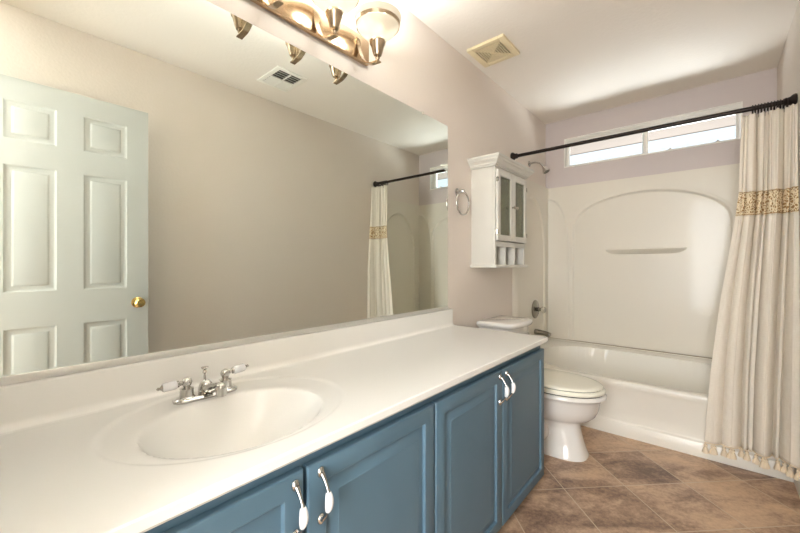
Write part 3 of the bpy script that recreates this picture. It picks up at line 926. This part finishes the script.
# shelf
bm = NB()
loops = []
for z, dd, ww in ((1.205, 0.004, 0.235), (1.218, 0.020, 0.255), (1.232, 0.045, 0.270), (1.240, 0.055, 0.275), (1.246, 0.056, 0.275), (1.248, 0.052, 0.272)):
    l = []
    for k in range(33):
        t = -1 + 2 * k / 32
        l.append(Vector((0.778 + t * ww, 3.480 - (0.001 + dd * (1 - t * t) ** 0.75), z)))
    l += [Vector((0.778 + ww, 3.484, z)), Vector((0.778 - ww, 3.484, z))]
    loops.append(l)
loft(bm, loops)
make('shelf', bm, M_surr, sur, smooth=50)
# side ledges of the tub up to the surround
bm = NB()
box(bm, 0.001, 0.026, SY0 - 0.01, 3.47, 0.30, 0.4385, 0.002); box(bm, W - 0.026, W - 0.001, SY0 - 0.01, 3.47, 0.30, 0.4385, 0.002); box(bm, 0.026, W - 0.026, 3.455, 3.485, 0.30, 0.4385)
make('tub_flange', bm, M_tub, tub)

# ================================================================== SHOWER FITTINGS
sh = thing('wall_shower', (0.001, 3.09, 1.985), 'chrome shower head on a bent arm high on the left wall', 'shower head')
bm = NB(); lathe(bm, [(0, 0), (0.026, 0), (0.025, 0.004), (0.012, 0.010), (0, 0.010)], (0.0005, 3.09, 1.985), 'x', 24); make('flange', bm, M_chrome, sh)
bm = NB(); tube(bm, curve([(0.004, 3.09, 1.985), (0.05, 3.095, 1.990), (0.09, 3.10, 1.975), (0.115, 3.102, 1.945)], 6), 0.008, 12); make('arm', bm, M_chrome, sh)
bm = NB(); dr = Vector((0.5, 0.02, -0.85)).normalized(); a = Vector((0.112, 3.102, 1.950))
tube(bm, [a, a + dr * 0.015, a + dr * 0.025, a + dr * 0.055, a + dr * 0.062], [0.011, 0.013, 0.017, 0.032, 0.031], 24); make('head', bm, M_chrome, sh)
bm = NB(); tube(bm, [a + dr * 0.0615, a + dr * 0.064], [0.026, 0.025], 24); make('spray_face', bm, mat('grey_rubber', (120, 112, 100), 0.6), sh)

va = thing('shower_valve', (0.02, 3.165, 0.73), 'round chrome shower valve with clear knob on the tub wall', 'valve')
bm = NB(); lathe(bm, [(0, 0), (0.080, 0), (0.080, 0.006), (0.070, 0.012), (0.035, 0.016), (0.030, 0.018), (0, 0.018)], (0.0226, 3.165, 0.73), 'x', 40); make('escutcheon', bm, M_dkchrome, va)
bm = NB(); lathe(bm, [(0, 0), (0.017, 0), (0.017, 0.030), (0.012, 0.036), (0, 0.036)], (0.0406, 3.165, 0.73), 'x', 24); make('stem', bm, M_dkchrome, va)
bm = NB(); lathe(bm, [(0, 0.006), (0.020, 0.008), (0.026, 0.014), (0.024, 0.026), (0.027, 0.034), (0.022, 0.042), (0, 0.044)], (0.070, 3.165, 0.73), 'x', 10); make('knob', bm, M_acrylic, va)
so = NB(); tube(so, curve([(0.0228, 3.165, 0.534), (0.07, 3.165, 0.533), (0.115, 3.165, 0.528), (0.150, 3.165, 0.515)], 5), [0.024, 0.024, 0.024, 0.0235, 0.023, 0.022, 0.0215, 0.021, 0.021, 0.021, 0.021, 0.021, 0.022, 0.023, 0.024, 0.022], 22)
tag(make('tub_spout', so, M_dkchrome, origin=(0.0228, 3.165, 0.51)), 'chrome tub spout below the round shower valve', 'tub spout')

# ================================================================== CURTAIN ROD, RINGS, CURTAIN
RY, RZ = 2.737, 1.967
rod = thing('curtain_rod', (W / 2, RY, RZ), 'dark bronze shower curtain rod spanning the room above the tub', 'curtain rod')
bm = NB(); tube(bm, [(0.02, RY, RZ), (W - 0.02, RY, RZ)], 0.0125, 20); make('rod', bm, M_bronze, rod)
for s, x in ((1, 0.0005), (-1, W - 0.0005)):
    bm = NB(); lathe(bm, [(0, 0), (0.031, 0), (0.033, s * 0.006), (0.029, s * 0.016), (0.021, s * 0.024), (0.019, s * 0.034), (0.021, s * 0.038), (0.017, s * 0.046), (0, s * 0.046)], (x, RY, RZ), 'x', 28); make('flange', bm, M_bronze, rod)

X1c = 1.519
def cur_x0(z):
    P = [(0.10, 1.160), (0.5, 1.185), (0.92, 1.228), (1.38, 1.290), (1.50, 1.303), (1.93, 1.315)]
    if z <= P[0][0]: return P[0][1]
    for (a, xa), (b, xb) in zip(P, P[1:]):
        if z <= b: return xa + (xb - xa) * (z - a) / (b - a)
    return P[-1][1]
NF = 6
BT = [0.0, 0.14, 0.34, 0.46, 0.52, 0.79, 0.89, 1.0]      # creases at the lace band
BH = [0.0, 0.20, 0.43, 0.505, 0.55, 0.76, 0.83, 1.0]     # creases at the hem
CR = [0.10, 0.6, 1.0, 0.9, 0.95, 1.0, 0.95, 0.0]         # how deep each crease runs
DP = [0.060, 0.056, 0.042, 0.034, 0.068, 0.044, 0.06]
def cur(s, z):
    """point on the hanging cloth: tight gathers at the top open into a few broad folds with narrow creases"""
    k = 1 - (z - 0.12) / 1.81                      # 0 top .. 1 hem
    x = cur_x0(z) + (X1c - cur_x0(z)) * s
    pt = 2 * PI * (NF * s + 0.22 * math.sin(2 * PI * s * 1.7 + 0.7))
    gather = math.sin(pt) + 0.3 * math.sin(2.1 * pt + 1.0)
    tt = (k - 0.24) / 0.76
    B = [a + (b - a) * tt for a, b in zip(BT, BH)]
    B[0] = 0.0; B[-1] = 1.0
    i = 0
    while i < 6 and s > B[i + 1]: i += 1
    fr = min(1.0, max(0.0, (s - B[i]) / (B[i + 1] - B[i])))
    a = abs(2 * fr - 1) ** 4.5
    c = CR[i] if fr < 0.5 else CR[i + 1]
    d_all = 0.066
    depth = d_all + (DP[i] - d_all) * (1 - a)
    A = 0.35 + 0.65 * sm(0.0, 0.5, k)
    y = 2.731 - A * depth * (1 - a * c) - 0.004
    if z < 0.5: y = min(y, 2.731)
    y -= 0.0105 * gather * (1 - 0.9 * sm(0.0, 0.6, k))
    y -= 0.006 * sm(0.1, 1, k) * (1 + math.sin(2 * PI * 1.1 * s + 1.5 * k))
    y -= 0.035 * sm(0.80, 1.0, s)
    x += 0.010 * math.sin(2 * PI * fr) * sm(0.05, 0.6, k)
    if z < 0.5: y = min(y, 2.7315)
    return Vector((min(x, 1.5215), y, z))
ZTOP, ZHEM = 1.932, 0.125
LA, LB = 1.388, 1.508
def cloth(name, z0, z1, nz, m, parent, shift=0.0, ns=520, s0=0, s1=1):
    bm = NB()
    uvl = bm.loops.layers.uv.new('UVMap')
    rows = []; uvs = {}
    for j in range(nz + 1):
        z = z0 + (z1 - z0) * j / nz
        r = []
        for i in range(ns + 1):
            s = s0 + (s1 - s0) * i / ns
            p = cur(s, z)
            # scalloped gather at the very top
            if j == nz and z1 == ZTOP: p.z -= 0.006 * abs(math.sin(PI * 12 * s))
            p.y += shift
            v = bm.verts.new(p); r.append(v); uvs[v] = (s * 0.42, z)
        rows.append(r)
    for a, b in zip(rows, rows[1:]):
        for i in range(ns):
            f_ = bm.faces.new((a[i], a[i + 1], b[i + 1], b[i]))
            for lp in f_.loops: lp[uvl].uv = uvs[lp.vert]
    o = make(name, bm, m, parent, smooth=180, fixn=False)
    md = o.modifiers.new('thickness', 'SOLIDIFY'); md.thickness = 0.0016; md.offset = 0
    return o
cu = thing('shower_curtain', (1.36, 2.70, 0.08), 'cream linen shower curtain with lace band and tasselled hem, drawn to the right', 'curtain')
cloth('upper_cloth', LB, ZTOP, 24, M_linen, cu)
ll = cloth('lace_hole_shade', LA - 0.002, LB + 0.002, 8, M_laceback, cu, shift=0.0005); ll['label'] = 'added backing, tan for the shade seen behind the openwork'  # added cloth, its tan painted as the shade inside the lace holes
lb = cloth('lace_band', LA - 0.004, LB + 0.004, 8, M_lace, cu, shift=-0.0022); lb['label'] = 'tan crocheted openwork band'
bk = cloth('lower_cloth', ZHEM, LA, 70, M_linen, cu)
# hem cord and tassels
bm = NB(); tube(bm, [cur(i / 260, ZHEM) + Vector((0, -0.001, -0.001)) for i in range(261)], 0.0032, 8); make('hem_cord', bm, M_tassel, cu)
for z in (LA, LB):
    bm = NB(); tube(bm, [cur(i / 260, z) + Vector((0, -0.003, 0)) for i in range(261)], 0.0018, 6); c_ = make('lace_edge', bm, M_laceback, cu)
NT = 15
for k in range(NT):
    s = 0.008 + 0.985 * k / (NT - 1)
    p = cur(s, ZHEM)
    bm = NB()
    lathe(bm, [(0.0, -0.001), (0.003, -0.004), (0.003, -0.008), (0.0085, -0.012), (0.0090, -0.018), (0.0060, -0.022), (0.0095, -0.029), (0.0150, -0.047), (0.0160, -0.054), (0.0, -0.052)], (p.x, p.y - 0.002, ZHEM), 'z', 14)
    for v in bm.verts:
        if v.co.z < ZHEM - 0.04: v.co.z += random.uniform(-0.003, 0.003)
    make('tassel', bm, M_tassel, cu)
RN = 12
ring0 = None
for k in range(RN):
    x = 1.360 + 0.0118 * k + random.uniform(-0.001, 0.001)
    if ring0 is None:
        ring0 = thing('curtain_ring', (x, RY, RZ), 'dark bronze ring on the rod holding the bunched linen curtain', 'curtain ring', 'rings holding the bunched shower curtain')
        bm = NB(); torus(bm, (x, RY, RZ - 0.010), 0.0250, 0.0026, 'x', 30, 8); make('ring', bm, M_bronze, ring0)
        bm = NB(); tube(bm, curve([(x, RY, RZ - 0.036), (x + 0.001, RY - 0.012, RZ - 0.036), (x, RY - 0.020, RZ - 0.044), (x, RY - 0.018, RZ - 0.058)], 5), 0.0022, 8)
        lathe(bm, [(0, -0.004), (0.004, 0), (0, 0.004)], (x, RY - 0.018, RZ - 0.040), 'z', 10); make('hook', bm, M_chrome, ring0)
    else:
        r_ = ring0.copy(); C.objects.link(r_); r_.location = (x, RY, RZ)
        for ch_ in list(ring0.children):
            c_ = ch_.copy(); c_.parent = r_; C.objects.link(c_)

# ================================================================== CEILING FITTINGS
fan = thing('exhaust_fan_grille', (0.172, 2.072, H), 'yellowed square exhaust fan grille on the ceiling', 'vent')
fx0, fx1, fy0, fy1 = 0.052, 0.292, 1.952, 2.192
bm = NB(); frame_rect_pts = None
z0, z1 = H - 0.018, H - 0.0005
ww = 0.036
for b4 in ((fx0, fx0 + ww, fy0, fy1), (fx1 - ww, fx1, fy0, fy1), (fx0 + ww, fx1 - ww, fy0, fy0 + ww), (fx0 + ww, fx1 - ww, fy1 - ww, fy1)):
    box(bm, *b4, z0, z1, 0.003)
make('frame', bm, M_fan, fan)
bm = NB(); box(bm, fx0 + ww - 0.002, fx1 - ww + 0.002, fy0 + ww - 0.002, fy1 - ww + 0.002, H - 0.008, H - 0.001); make('backing', bm, M_fandark, fan)
bm = NB()
fcx, fcy = (fx0 + fx1) / 2, (fy0 + fy1) / 2
for q in range(6):
    h0 = 0.0175 + 0.0140 * q; h1 = h0 - 0.0055; za, zc = z0 + 0.002, H - 0.008
    box(bm, fcx - h0, fcx - h1, fcy - h0, fcy + h0, za, zc); box(bm, fcx + h1, fcx + h0, fcy - h0, fcy + h0, za, zc)
    box(bm, fcx - h1, fcx + h1, fcy - h0, fcy - h1, za, zc); box(bm, fcx - h1, fcx + h1, fcy + h1, fcy + h0, za, zc)
for sx_, sy_ in ((1, 1), (1, -1)):
    tube(bm, [(fcx - 0.086 * sx_, fcy - 0.086 * sy_, z0 + 0.004), (fcx + 0.086 * sx_, fcy + 0.086 * sy_, z0 + 0.004)], 0.0025, 6)
lathe(bm, [(0, 0), (0.012, 0), (0.012, 0.008), (0, 0.008)], (fcx, fcy, z0 - 0.001), 'z', 20)
make('grille', bm, M_fan, fan)

vent = thing('ceiling_vent', (1.14, 1.41, H), 'white louvred air vent on the ceiling, seen only in the mirror', 'vent')
vx0, vx1, vy0, vy1 = 1.00, 1.285, 1.293, 1.528
bm = NB(); ww = 0.032; z0 = H - 0.008
for b4 in ((vx0, vx0 + ww, vy0, vy1), (vx1 - ww, vx1, vy0, vy1), (vx0 + ww, vx1 - ww, vy0, vy0 + ww), (vx0 + ww, vx1 - ww, vy1 - ww, vy1)):
    box(bm, *b4, z0, H - 0.0005, 0.002)
make('frame', bm, M_vent, vent)
bm = NB(); box(bm, vx0 + ww - 0.001, vx1 - ww + 0.001, vy0 + ww - 0.001, vy1 - ww + 0.001, H - 0.002, H - 0.0006); make('duct_opening', bm, M_ventdark, vent)
bm = NB()
for k in range(8):
    x = vx0 + ww + (vx1 - vx0 - 2 * ww) * (k + 0.5) / 8
    t = NB(); sg = 1 if k > 3 else -1
    box(t, -0.011, 0.011, vy0 + ww, vy1 - ww, -0.0008, 0.0008)
    bmesh.ops.rotate(t, verts=t.verts[:], cent=(0, 0, 0), matrix=Matrix.Rotation(R(35 * sg), 3, 'Y'))
    bmesh.ops.translate(t, verts=t.verts[:], vec=(x, 0, H - 0.010)); merge(bm, t)
box(bm, vx0 + ww, vx1 - ww, (vy0 + vy1) / 2 - 0.003, (vy0 + vy1) / 2 + 0.003, H - 0.014, H - 0.004)
make('louvres', bm, M_vent, vent)
